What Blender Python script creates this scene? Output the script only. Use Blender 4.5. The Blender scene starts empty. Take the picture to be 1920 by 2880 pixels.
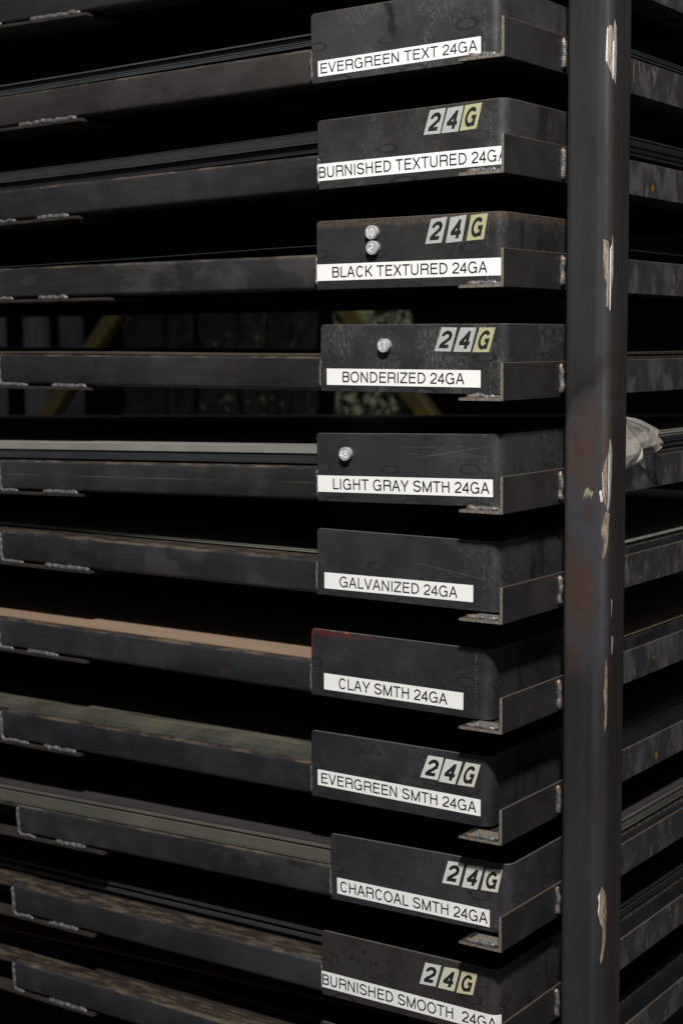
import bpy, math, random
from mathutils import Vector, Matrix, noise
random.seed(7)
scene = bpy.context.scene
COL = scene.collection
# ------------------------------------------------------------------ camera
cd = bpy.data.cameras.new('camera'); cam = bpy.data.objects.new('camera', cd); COL.objects.link(cam)
_r = Vector((0.82502358, 0.56503143, -0.00869323)); _u = Vector((-0.05999586, 0.10287809, 0.99288297)); _f = Vector((-0.56190443, 0.81863031, -0.11877639))
_m = Matrix((_r, _u, -_f)).transposed().to_4x4(); _m.translation = Vector((1.03910319, -1.89523111, 0.11476775))
cam.matrix_world = _m
cd.sensor_fit = 'HORIZONTAL'; cd.sensor_width = 36; cd.lens = 85.27; cd.shift_y = 0.0442
cd.clip_start = 0.05; cd.clip_end = 100
cd.dof.use_dof = True; cd.dof.focus_distance = 2.27; cd.dof.aperture_fstop = 9.0
scene.camera = cam
# ------------------------------------------------------------------ light
w = bpy.data.worlds.new('World'); scene.world = w; w.use_nodes = True
bg = w.node_tree.nodes['Background']; bg.inputs[0].default_value = (0.86, 0.93, 1.0, 1); bg.inputs[1].default_value = 0.10
def area_lamp(name, aim, direction, dist, size, watts, col):
    l = bpy.data.lights.new(name, 'AREA'); l.shape = 'DISK'; l.size = size; l.energy = watts; l.color = col
    o = bpy.data.objects.new(name, l); COL.objects.link(o)
    d = Vector(direction).normalized(); o.location = Vector(aim) + d*dist
    o.rotation_euler = d.to_track_quat('Z', 'Y').to_euler()
    return o
area_lamp('key_lamp', (-.1, .05, -.1), (.64, -1.0, 1.32), 4.4, .26, 372, (1.0, .97, .93))
scene.render.engine = 'CYCLES'
scene.view_settings.view_transform = 'Standard'; scene.view_settings.look = 'None'
scene.view_settings.exposure = 0; scene.view_settings.gamma = 1

# ------------------------------------------------------------------ materials
class NT:
    def __init__(s, name):
        s.m = bpy.data.materials.new(name); s.m.use_nodes = True; s.t = s.m.node_tree
        s.b = s.t.nodes['Principled BSDF']; s.tc = s.t.nodes.new('ShaderNodeTexCoord')
    def n(s, typ, **k):
        x = s.t.nodes.new(typ)
        for a, b in k.items(): setattr(x, a, b)
        return x
    def l(s, a, b): s.t.links.new(a, b)
    def math(s, op, a, b=None, c=None, clamp=False):
        x = s.n('ShaderNodeMath', operation=op); x.use_clamp = clamp
        for i, v in enumerate((a, b, c)):
            if v is None: continue
            if isinstance(v, (int, float)): x.inputs[i].default_value = v
            else: s.l(v, x.inputs[i])
        return x.outputs[0]
    def pos(s, scale=(1, 1, 1), loc=(0, 0, 0)):
        x = s.n('ShaderNodeMapping'); x.inputs['Scale'].default_value = scale; x.inputs['Location'].default_value = loc
        s.l(s.tc.outputs['Object'], x.inputs['Vector']); return x.outputs[0]
    def noise(s, scale, detail=3, rough=.55, stretch=(1, 1, 1), loc=(0, 0, 0), dist=0.):
        x = s.n('ShaderNodeTexNoise'); x.inputs['Scale'].default_value = scale; x.inputs['Detail'].default_value = detail
        x.inputs['Roughness'].default_value = rough; x.inputs['Distortion'].default_value = dist
        s.l(s.pos(stretch, loc), x.inputs['Vector']); return x.outputs[0]
    def ramp(s, v, lo, hi, a=0., b=1.):
        x = s.n('ShaderNodeMapRange'); x.interpolation_type = 'SMOOTHSTEP'
        s.l(v, x.inputs[0]); x.inputs[1].default_value = lo; x.inputs[2].default_value = hi; x.inputs[3].default_value = a; x.inputs[4].default_value = b
        return x.outputs[0]
    def mix(s, f, a, b):
        x = s.n('ShaderNodeMix', data_type='RGBA')
        if isinstance(f, (int, float)): x.inputs[0].default_value = f
        else: s.l(f, x.inputs[0])
        for i, v in ((6, a), (7, b)):
            if isinstance(v, tuple): x.inputs[i].default_value = (*v, 1)
            else: s.l(v, x.inputs[i])
        return x.outputs[2]
    def sep(s, o='Object'):
        x = s.n('ShaderNodeSeparateXYZ'); s.l(s.tc.outputs[o], x.inputs[0]); return x.outputs
    def bump(s, h, strength=.2, dist=.0005):
        x = s.n('ShaderNodeBump'); x.inputs['Strength'].default_value = strength; x.inputs['Distance'].default_value = dist
        s.l(h, x.inputs['Height']); s.l(x.outputs[0], s.b.inputs['Normal'])
    def set(s, col=None, rough=None, metal=0., spec=.5):
        if col is not None:
            if isinstance(col, tuple): s.b.inputs['Base Color'].default_value = (*col, 1)
            else: s.l(col, s.b.inputs['Base Color'])
        if rough is not None:
            if isinstance(rough, (int, float)): s.b.inputs['Roughness'].default_value = rough
            else: s.l(rough, s.b.inputs['Roughness'])
        if isinstance(metal, (int, float)): s.b.inputs['Metallic'].default_value = metal
        else: s.l(metal, s.b.inputs['Metallic'])
        s.b.inputs['Specular IOR Level'].default_value = spec
        return s.m
_mc = {}
def simple(name, col, rough=.5, metal=0., var=.25, scale=60, spec=.5, stretch=(1, 1, 1)):
    if name in _mc: return _mc[name]
    t = NT(name); f = t.ramp(t.noise(scale, 4, stretch=stretch), .3, .7)
    c = t.mix(f, tuple(x*(1-var) for x in col), tuple(min(1, x*(1+var)) for x in col))
    t.bump(t.noise(scale*6, 2), .15, .0003)
    _mc[name] = t.set(c, rough, metal, spec); return _mc[name]

def spot_mask(t, x, z, cx, cz, a, b, soft=.35, wob=None):
    """0 outside .. 1 inside an ellipse"""
    dx = t.math('DIVIDE', t.math('SUBTRACT', x, cx), a); dz = t.math('DIVIDE', t.math('SUBTRACT', z, cz), b)
    d = t.math('SQRT', t.math('ADD', t.math('MULTIPLY', dx, dx), t.math('MULTIPLY', dz, dz)))
    if wob is not None: d = t.math('ADD', d, wob)
    return d, t.ramp(d, 1.0+soft/2, 1.0-soft/2)

# steel of the corner guards (object space = tray space: x along the front, z up)
def guard_steel(seed, h, base=(.031, .031, .033), mott=.4, mottx=(.1, .3), rust_top=0., red=False, warm=0., blots=False, streak=False, scratch=True, rings=True, pale=1., lines=()):
    t = NT('mill_scale_steel'); o = t.sep(); x, y, z = o[0], o[1], o[2]
    L = (seed*3.7, seed*1.9, seed*2.3)
    big = t.noise(9, 3, .5, loc=L); mid = t.noise(42, 5, .62, loc=L)
    col = t.mix(t.ramp(big, .35, .68), tuple(c*.80 for c in base), tuple(c*1.28 for c in base))
    col = t.mix(t.ramp(mid, .4, .75, 0, .35), col, tuple(c*1.6 for c in base))
    if warm: col = t.mix(t.ramp(t.noise(14, 4, loc=(seed, 5, 2)), .35, .7, 0, warm), col, (.052, .040, .032))
    # pale rubbed scale: fine grain, upright streaks, only in patches
    grain = t.noise(230, 4, .75, stretch=(1.5, 1, .5), loc=L)
    reg = t.math('MULTIPLY', t.ramp(t.noise(13, 4, .6, loc=(seed*2., 1, 4), dist=.6), .44, .60), t.math('MULTIPLY', t.ramp(x, mottx[0]-.05, mottx[0]+.05), t.ramp(x, mottx[1]+.03, mottx[1]-.02)))
    g = t.math('MULTIPLY', t.ramp(grain, .47, .55), t.math('MULTIPLY', reg, mott), clamp=True)
    col = t.mix(g, col, (.125*pale, .123*pale, .117*pale))
    wob = t.math('MULTIPLY', t.math('SUBTRACT', t.noise(110, 3, loc=L), .5), .55)
    if rings:
        rr = random.Random(seed)
        cs = [(.008+rr.uniform(-.004, .004), .050, .014, .0062), (.112+rr.uniform(-.012, .02), .048+rr.uniform(-.002, .003), .0155, .0056), (.262+rr.uniform(-.01, .01), .051, .017, .0072),
              (.040+rr.uniform(-.01, .01), .001, .019, .0058), (.160+rr.uniform(-.02, .02), .0015, .020, .0058), (.268, .001, .018, .005)]
        for (cx, cz, a, b) in cs:
            rk_ = rr.uniform(.35, .8)
            d, ins = spot_mask(t, x, z, cx, cz, a, b, .5, wob)
            front = t.ramp(y, .012, .006)
            ins = t.math('MULTIPLY', ins, front)
            ring = t.math('MULTIPLY', t.math('MULTIPLY', t.ramp(d, .62, .88), t.ramp(d, 1.22, 1.0)), front)
            col = t.mix(t.math('MULTIPLY', ins, .35), col, tuple(c*1.35 for c in base))
            col = t.mix(t.math('MULTIPLY', ring, rk_), col, (.010, .010, .011))
        for cy in ((.022, .115) if seed % 3 else (.05,)):     # heat marks on the folded side
            d, ins = spot_mask(t, y, z, cy, .05, .014, .0065, .5, wob)
            side = t.ramp(x, .298, .303)
            ring = t.math('MULTIPLY', t.math('MULTIPLY', t.ramp(d, .60, .88), t.ramp(d, 1.25, 1.0)), side)
            col = t.mix(t.math('MULTIPLY', ring, .5), col, (.009, .009, .010))
    vs = t.noise(34, 3, .6, stretch=(1, 1, .16), loc=(seed*3., 2, 2)); vs = t.math('MULTIPLY', t.ramp(vs, .56, .64), t.ramp(y, .016, .03))
    col = t.mix(t.math('MULTIPLY', vs, .75), col, (.013, .010, .009))
    if streak:   # dark run down the face
        cx = t.math('ADD', t.math('MULTIPLY', t.math('SUBTRACT', t.noise(45, 3), .5), .03), t.math('ADD', .128, t.math('MULTIPLY', t.math('SUBTRACT', .1, z), .22)))
        d = t.math('ABSOLUTE', t.math('SUBTRACT', x, cx))
        f = t.math('MULTIPLY', t.ramp(d, .0075, .004), t.ramp(z, .035, .055))
        col = t.mix(t.math('MULTIPLY', f, .85), col, (.012, .012, .012))
    if blots:
        f = t.math('MULTIPLY', t.ramp(t.noise(95, 3, .6, loc=(3, 1, 1)), .56, .64), t.math('MULTIPLY', t.ramp(x, .005, .03), t.ramp(x, .16, .11)))
        f = t.math('MULTIPLY', f, t.math('MULTIPLY', t.ramp(z, .04, .055), t.ramp(z, .094, .082)))
        col = t.mix(t.math('MULTIPLY', f, .85), col, (.009, .009, .010))
    if rust_top:
        f = t.math('MULTIPLY', t.ramp(t.math('ADD', z, t.math('MULTIPLY', t.noise(60, 4), .016)), h-.006, h+.004), rust_top)
        f = t.math('MULTIPLY', f, t.ramp(t.noise(260, 3), .35, .6))
        col = t.mix(f, col, (.125, .085, .055))
    if red:
        e = t.math('ADD', z, t.math('MULTIPLY', t.noise(55, 4, .65), .018))
        f = t.math('MULTIPLY', t.ramp(e, h-.0015, h+.0030), t.ramp(x, .125, .05))
        f2 = t.math('MULTIPLY', t.ramp(t.math('ADD', x, t.math('MULTIPLY', t.noise(90, 3), .006)), .0075, .0045), t.ramp(z, .05, .066))
        f = t.math('MAXIMUM', f, f2)
        f = t.math('MULTIPLY', f, t.ramp(t.noise(200, 3), .30, .45))
        col = t.mix(t.math('MULTIPLY', f, t.ramp(t.noise(75, 4, .7, loc=(5, 5, 5)), .38, .58)), col, (.17, .018, .012))
        f3 = t.math('MULTIPLY', t.ramp(z, h-.0028, h-.001), t.ramp(t.noise(70, 2, loc=(9, 9, 9)), .50, .6))
        f3 = t.math('MULTIPLY', f3, t.math('MULTIPLY', t.ramp(x, .03, .045), t.ramp(x, .11, .07)))
        col = t.mix(f3, col, (.42, .28, .12))
    for (x0, z0, x1, z1, wd, am) in lines:
        am *= .5      # single long scratches
        L_ = math.hypot(x1-x0, z1-z0); ux, uz = (x1-x0)/L_, (z1-z0)/L_
        px = t.math('SUBTRACT', x, x0); pz = t.math('SUBTRACT', z, z0)
        al = t.math('ADD', t.math('MULTIPLY', px, ux), t.math('MULTIPLY', pz, uz)); ac = t.math('ABSOLUTE', t.math('SUBTRACT', t.math('MULTIPLY', pz, ux), t.math('MULTIPLY', px, uz)))
        f = t.math('MULTIPLY', t.ramp(ac, wd, wd*.3), t.math('MULTIPLY', t.ramp(al, 0, L_*.15), t.ramp(al, L_, L_*.75)))
        f = t.math('MULTIPLY', f, t.ramp(t.noise(300, 3, .7, loc=(x0*90, 0, z0*90)), .35, .55))
        col = t.mix(t.math('MULTIPLY', f, am), col, (.22, .22, .22))
    if scratch:
        s1 = t.noise(900, 2, .5, stretch=(.05, 1, 1), loc=L); s1 = t.math('MULTIPLY', t.ramp(s1, .64, .70), t.ramp(t.noise(22, 2, loc=(1, seed, 7)), .5, .62))
        s1 = t.math('MULTIPLY', s1, t.ramp(x, .15, .25))
        col = t.mix(t.math('MULTIPLY', s1, .75), col, (.20, .20, .20))
        v1 = t.math('ABSOLUTE', t.math('SUBTRACT', x, t.math('ADD', .281, t.math('MULTIPLY', t.math('SUBTRACT', t.noise(60, 2), .5), .0015))))
        v1 = t.math('MULTIPLY', t.ramp(v1, .0009, .0003), t.ramp(t.noise(260, 3, stretch=(.2, 1, 1), loc=L), .52, .60))
        col = t.mix(t.math('MULTIPLY', v1, .7), col, (.2, .2, .2))
    # bright worn rim along the cut edge
    rim = t.math('MULTIPLY', t.ramp(t.math('ADD', z, t.math('MULTIPLY', t.noise(140, 3), .0022)), h-.0004, h+.0009), .8)
    col = t.mix(rim, col, (.13, .115, .10))
    dust = t.ramp(t.noise(1500, 1, .5, loc=L), .76, .80)
    col = t.mix(t.math('MULTIPLY', dust, .5), col, (.25, .25, .24))
    t.bump(t.math('ADD', t.noise(300, 3, loc=L), t.math('MULTIPLY', big, 2.)), .14, .0006)
    col = t.mix(.36, col, (.003, .003, .003)); return t.set(col, t.ramp(t.noise(25, 4, loc=L), .3, .7, .36, .56), 0., .42)

def beam_steel(seed, tint=(.030, .028, .029), rusty=.5, pale=.3, line=False):
    t = NT('worn_tube_steel'); L = (seed*2.1, seed*.7, seed*5.3); o = t.sep()
    big = t.noise(3.2, 4, .55, stretch=(1, 1, 2.5), loc=L)
    col = t.mix(t.ramp(big, .38, .66), tuple(c*.72 for c in tint), tuple(c*1.35 for c in tint))
    col = t.mix(t.ramp(t.noise(9, 5, .6, stretch=(1, 1, 1.8), loc=L), .50, .62, 0, pale), col, (.075, .070, .068))
    col = t.mix(t.ramp(t.noise(150, 4, .6, stretch=(.12, 1, 1), loc=L), .45, .75, 0, .25), col, (.065, .06, .058))
    col = t.mix(t.math('MULTIPLY', t.ramp(t.noise(22, 4, .6, loc=(seed, 2, 8)), .64, .76), rusty), col, (.085, .042, .026))
    # dusty brown upper side and worn top edge
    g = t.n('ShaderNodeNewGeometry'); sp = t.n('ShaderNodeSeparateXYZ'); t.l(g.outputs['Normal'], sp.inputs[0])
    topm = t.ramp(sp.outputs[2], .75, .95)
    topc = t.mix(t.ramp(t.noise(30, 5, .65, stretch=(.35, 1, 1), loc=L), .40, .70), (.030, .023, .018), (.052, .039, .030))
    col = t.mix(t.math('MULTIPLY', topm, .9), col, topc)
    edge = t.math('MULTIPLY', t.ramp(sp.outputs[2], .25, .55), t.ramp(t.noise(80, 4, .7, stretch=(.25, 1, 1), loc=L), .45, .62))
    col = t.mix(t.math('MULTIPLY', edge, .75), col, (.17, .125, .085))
    if line:
        d = t.math('ABSOLUTE', t.math('SUBTRACT', o[2], .0265)); f = t.math('MULTIPLY', t.ramp(d, .0012, .0004), t.ramp(t.noise(30, 3, stretch=(.3, 1, 1)), .40, .55))
        col = t.mix(t.math('MULTIPLY', f, .6), col, (.16, .13, .08))
    t.bump(t.noise(260, 3, loc=L), .15, .0005)
    col = t.mix(.46, col, (.003, .003, .003)); return t.set(col, t.ramp(t.noise(18, 4, loc=L), .3, .7, .38, .58), 0., .4)

def rail_steel(seed, z0, spots=()):
    t = NT('rail_steel'); L = (seed*1.3, seed*2.7, seed*.9); o = t.sep()
    big = t.noise(11, 4, .6, loc=L)
    col = t.mix(t.ramp(big, .35, .68), (.022, .021, .022), (.043, .039, .039))
    col = t.mix(t.ramp(t.noise(28, 4, .6, loc=(seed, 4, 4)), .5, .7, 0, .5), col, (.040, .029, .024))
    far = t.ramp(o[1], .33, .42)
    col = t.mix(t.math('MULTIPLY', far, .38), col, (.085, .083, .088))
    v = t.noise(52, 4, .65, stretch=(1, 1, .36), loc=L)
    col = t.mix(t.math('MULTIPLY', t.ramp(v, .60, .68), t.math('MULTIPLY', far, .8)), col, (.30, .24, .195))
    col = t.mix(t.math('MULTIPLY', t.ramp(t.noise(19, 4, .6, stretch=(1, 1, .6), loc=(seed*5, 0, 0)), .46, .60), t.math('MULTIPLY', far, .8)), col, (.135, .13, .135))
    d = t.ramp(t.noise(1200, 1, .5, loc=L), .75, .80)
    col = t.mix(t.math('MULTIPLY', d, .45), col, (.25, .24, .23))
    edge = t.math('MULTIPLY', t.ramp(t.math('ADD', o[2], t.math('MULTIPLY', t.noise(90, 3), .002)), .0503, .0515), .65)
    col = t.mix(edge, col, (.17, .125, .095))
    wob = t.math('MULTIPLY', t.math('SUBTRACT', t.noise(220, 3), .5), 1.6)
    for (yy, zz, r) in spots:
        dd, ins = spot_mask(t, o[1], o[2], yy, zz-z0, r, r*1.1, .35, wob)
        col = t.mix(ins, col, (.42, .19, .015))
    t.bump(t.noise(280, 3, loc=L), .15, .0004)
    col = t.mix(.45, col, (.003, .003, .003)); return t.set(col, t.ramp(t.noise(20, 4, loc=L), .3, .7, .36, .54), 0., .42)

def cut_metal():
    t = NT('saw_cut_steel'); f = t.noise(300, 4, .7)
    col = t.mix(t.ramp(f, .3, .7), (.10, .085, .07), (.30, .27, .235))
    col = t.mix(t.ramp(t.noise(60, 3), .58, .68, 0, .8), col, (.22, .10, .03))
    t.bump(f, .5, .0006); return t.set(col, .42, .35, .5)
def weld_metal():
    t = NT('weld_metal'); f = t.noise(180, 4, .65)
    col = t.mix(t.ramp(f, .35, .65), (.07, .07, .07), (.20, .20, .20))
    col = t.mix(t.ramp(t.noise(70, 3, loc=(4, 4, 4)), .57, .66, 0, .85), col, (.20, .09, .03))
    t.bump(f, .4, .0006); return t.set(col, t.ramp(f, .3, .7, .26, .5), .4, .5)
def dull_weld():
    t = NT('sooty_weld_metal'); f = t.noise(160, 4, .65)
    col = t.mix(t.ramp(f, .35, .65), (.050, .048, .048), (.125, .125, .130))
    t.bump(f, .5, .0008); return t.set(col, .5, .2, .5)
CUT = cut_metal(); WELD = weld_metal(); DWELD = dull_weld()

def post_steel():
    t = NT('post_steel'); o = t.sep(); x, y, z = o[0], o[1], o[2]
    col = t.mix(t.ramp(t.noise(5, 4, .5, stretch=(2, 2, .7)), .35, .65), (.030, .028, .027), (.041, .041, .043))
    col = t.mix(t.ramp(t.noise(30, 4, .6, stretch=(2, 2, .12)), .45, .7, 0, .3), col, (.060, .060, .064))
    # heat tint and rust, roughly between two brackets of the middle of the post
    zz = t.math('ADD', z, t.math('MULTIPLY', t.math('SUBTRACT', t.noise(14, 3, .5), .5), .10))
    sl = t.math('ADD', zz, t.math('MULTIPLY', t.math('SUBTRACT', .05, x), 1.1))
    m = t.math('MULTIPLY', t.ramp(sl, .075, .035), t.ramp(zz, -.37, -.29))
    front = t.ramp(y, .186, .176)
    mf = t.math('MULTIPLY', m, front)
    heat = t.mix(t.ramp(t.noise(13, 4, .6, stretch=(1, 1, .6), loc=(2, 2, 5)), .34, .66), (.072, .075, .094), (.105, .064, .048))
    heat = t.mix(t.ramp(t.noise(420, 3, .6), .55, .68, 0, .5), heat, (.022, .020, .02))
    heat = t.mix(t.math('MULTIPLY', t.ramp(t.noise(22, 3, loc=(6, 1, 1)), .56, .66), .5), heat, (.075, .040, .026))
    col = t.mix(t.math('MULTIPLY', mf, .8), col, heat)
    corner_shine = t.math('MULTIPLY', t.ramp(t.math('ABSOLUTE', t.math('SUBTRACT', x, .0585)), .0075, .002), t.ramp(t.noise(12, 3, stretch=(1, 1, .5), loc=(3, 3, 3)), .3, .6, .3, .8))  # highlight of the rounded corner catching light, put into the colour
    col = t.mix(t.math('MULTIPLY', corner_shine, front), col, (.062, .062, .070))
    # dark edge outlining the tint
    e = t.math('MULTIPLY', t.math('MULTIPLY', t.ramp(sl, .055, .072), t.ramp(sl, .098, .080)), front)
    col = t.mix(t.math('MULTIPLY', e, .5), col, (.019, .016, .014))
    # brown on the side face lower down, seam lines of the tube
    sd = t.math('MULTIPLY', t.ramp(x, .068, .0725), t.ramp(t.noise(8, 4, .6, stretch=(1, 1, .5), loc=(1, 7, 3)), .36, .6))
    col = t.mix(t.math('MULTIPLY', sd, .8), col, (.050, .036, .031))
    for yy, wd in ((.196, .0012), (.207, .0022)):
        d = t.math('ABSOLUTE', t.math('SUBTRACT', y, yy)); f = t.math('MULTIPLY', t.ramp(d, wd, wd*.3), t.ramp(x, .068, .0725))
        col = t.mix(t.math('MULTIPLY', f, .7), col, (.012, .012, .013))
    sc = t.noise(80, 4, .7, stretch=(2.2, 2.2, .22), loc=(7, 7, 1)); f = t.math('MULTIPLY', t.ramp(sc, .66, .73), t.ramp(x, .055, .070))
    col = t.mix(t.math('MULTIPLY', f, .55), col, (.14, .12, .11))
    d = t.ramp(t.noise(1100, 1, .5), .765, .80); col = t.mix(t.math('MULTIPLY', d, .5), col, (.22, .21, .20))
    t.bump(t.noise(240, 3), .12, .0005)
    col = t.mix(.46, col, (.003, .003, .003)); return t.set(col, t.ramp(t.noise(9, 4, stretch=(2, 2, .5)), .3, .7, .34, .50), 0., .45)

# ------------------------------------------------------------------ mesh helpers
def mesh_obj(name, verts, faces, mats, parent=None, fm=None, smooth=False, loc=None):
    me = bpy.data.meshes.new(name); me.from_pydata([tuple(v) for v in verts], [], faces)
    for m in (mats if isinstance(mats, (list, tuple)) else [mats]): me.materials.append(m)
    if fm:
        for p, i in zip(me.polygons, fm): p.material_index = i
    if smooth:
        for p in me.polygons: p.use_smooth = True
    me.update()
    o = bpy.data.objects.new(name, me); COL.objects.link(o)
    if parent: o.parent = parent
    if loc: o.location = loc
    return o
def link_mesh(name, me, parent, loc=(0, 0, 0), rot=None, scale=None):
    o = bpy.data.objects.new(name, me); COL.objects.link(o); o.parent = parent; o.location = loc
    if rot: o.rotation_euler = rot
    if scale: o.scale = scale
    return o
def thing(name, label, cat, loc=(0, 0, 0), group=None, rot=None):
    o = bpy.data.objects.new(name, None); COL.objects.link(o); o.location = loc; o.empty_display_size = .05
    if rot: o.rotation_euler = rot
    o['label'] = label; o['category'] = cat
    if group: o['group'] = group
    return o
def sweep(sections, close_ends=True):
    """sections: list of rings (same count) -> verts, faces"""
    n = len(sections[0]); V = [v for s in sections for v in s]; F = []
    for i in range(len(sections)-1):
        for j in range(n):
            a = i*n+j; b = i*n+(j+1) % n
            F.append((a, b, b+n, a+n))
    if close_ends:
        F.append(tuple(range(n))[::-1]); F.append(tuple((len(sections)-1)*n+j for j in range(n)))
    return V, F
def rr_profile(x0, x1, y0, y1, r, k=4):
    P = []
    for (cx, cy, a) in ((x1-r, y0+r, -90), (x1-r, y1-r, 0), (x0+r, y1-r, 90), (x0+r, y0+r, 180)):
        for i in range(k+1):
            t = math.radians(a+90*i/k); P.append((cx+r*math.cos(t), cy+r*math.sin(t)))
    return P
def box(x0, x1, y0, y1, z0, z1):
    V = [(x, y, z) for z in (z0, z1) for y in (y0, y1) for x in (x0, x1)]
    F = [(0, 2, 3, 1), (4, 5, 7, 6), (0, 1, 5, 4), (2, 6, 7, 3), (0, 4, 6, 2), (1, 3, 7, 5)]
    return V, F
def bbox_bevel(x0, x1, y0, y1, z0, z1, r=.001):
    prof = rr_profile(y0, y1, z0, z1, r, 2)
    return sweep([[(x, p[0], p[1]) for p in prof] for x in (x0, x1)])
def tube_x(x0, x1, y0, y1, z0, z1, r=.006, seg=1):
    prof = rr_profile(y0, y1, z0, z1, r, 4)
    return sweep([[(x0+(x1-x0)*i/seg, p[0], p[1]) for p in prof] for i in range(seg+1)])
def tube_y(x0, x1, y0, y1, z0, z1, r=.006):
    prof = rr_profile(x0, x1, z0, z1, r, 4)
    return sweep([[(p[0], y, p[1]) for p in prof] for y in (y1, y0)])
def bead(name, pts, rad, mat, parent, seed=0, flat=1.0, step=.0011):
    """rippled weld bead along a polyline"""
    pts = [Vector(p) for p in pts]; rnd = random.Random(seed)
    path = []
    for a, b in zip(pts[:-1], pts[1:]):
        n = max(2, int((b-a).length/step))
        for i in range(n): path.append(a.lerp(b, i/n))
    path.append(pts[-1]); K = 9; rings = []
    for i, p in enumerate(path):
        d = (path[min(i+1, len(path)-1)]-path[max(i-1, 0)]).normalized()
        u = d.cross(Vector((0, 1, 0)));
        if u.length < .1: u = d.cross(Vector((0, 0, 1)))
        u.normalize(); v = d.cross(u)
        s = i/(len(path)-1); cap = min(1, math.sqrt(max(.02, min(s, 1-s)*len(path)/4.)))
        r = rad*cap*(1+.035*math.sin(i*1.9)+.22*noise.noise(Vector((i*.11, seed, 0))))
        off = Vector((noise.noise(Vector((i*.09, seed+5, 1))), 0, noise.noise(Vector((i*.09, seed+9, 2)))))*rad*.6
        ring = []
        for k in range(K):
            a = 2*math.pi*k/K; q = p+off+(u*math.cos(a)+v*math.sin(a)*flat)*r
            q += Vector((0, 0, 1))*noise.noise(q*300)*rad*.12
            ring.append(q)
        rings.append(ring)
    V, F = sweep(rings)
    return mesh_obj(name, V, F, mat, parent, smooth=True)

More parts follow.
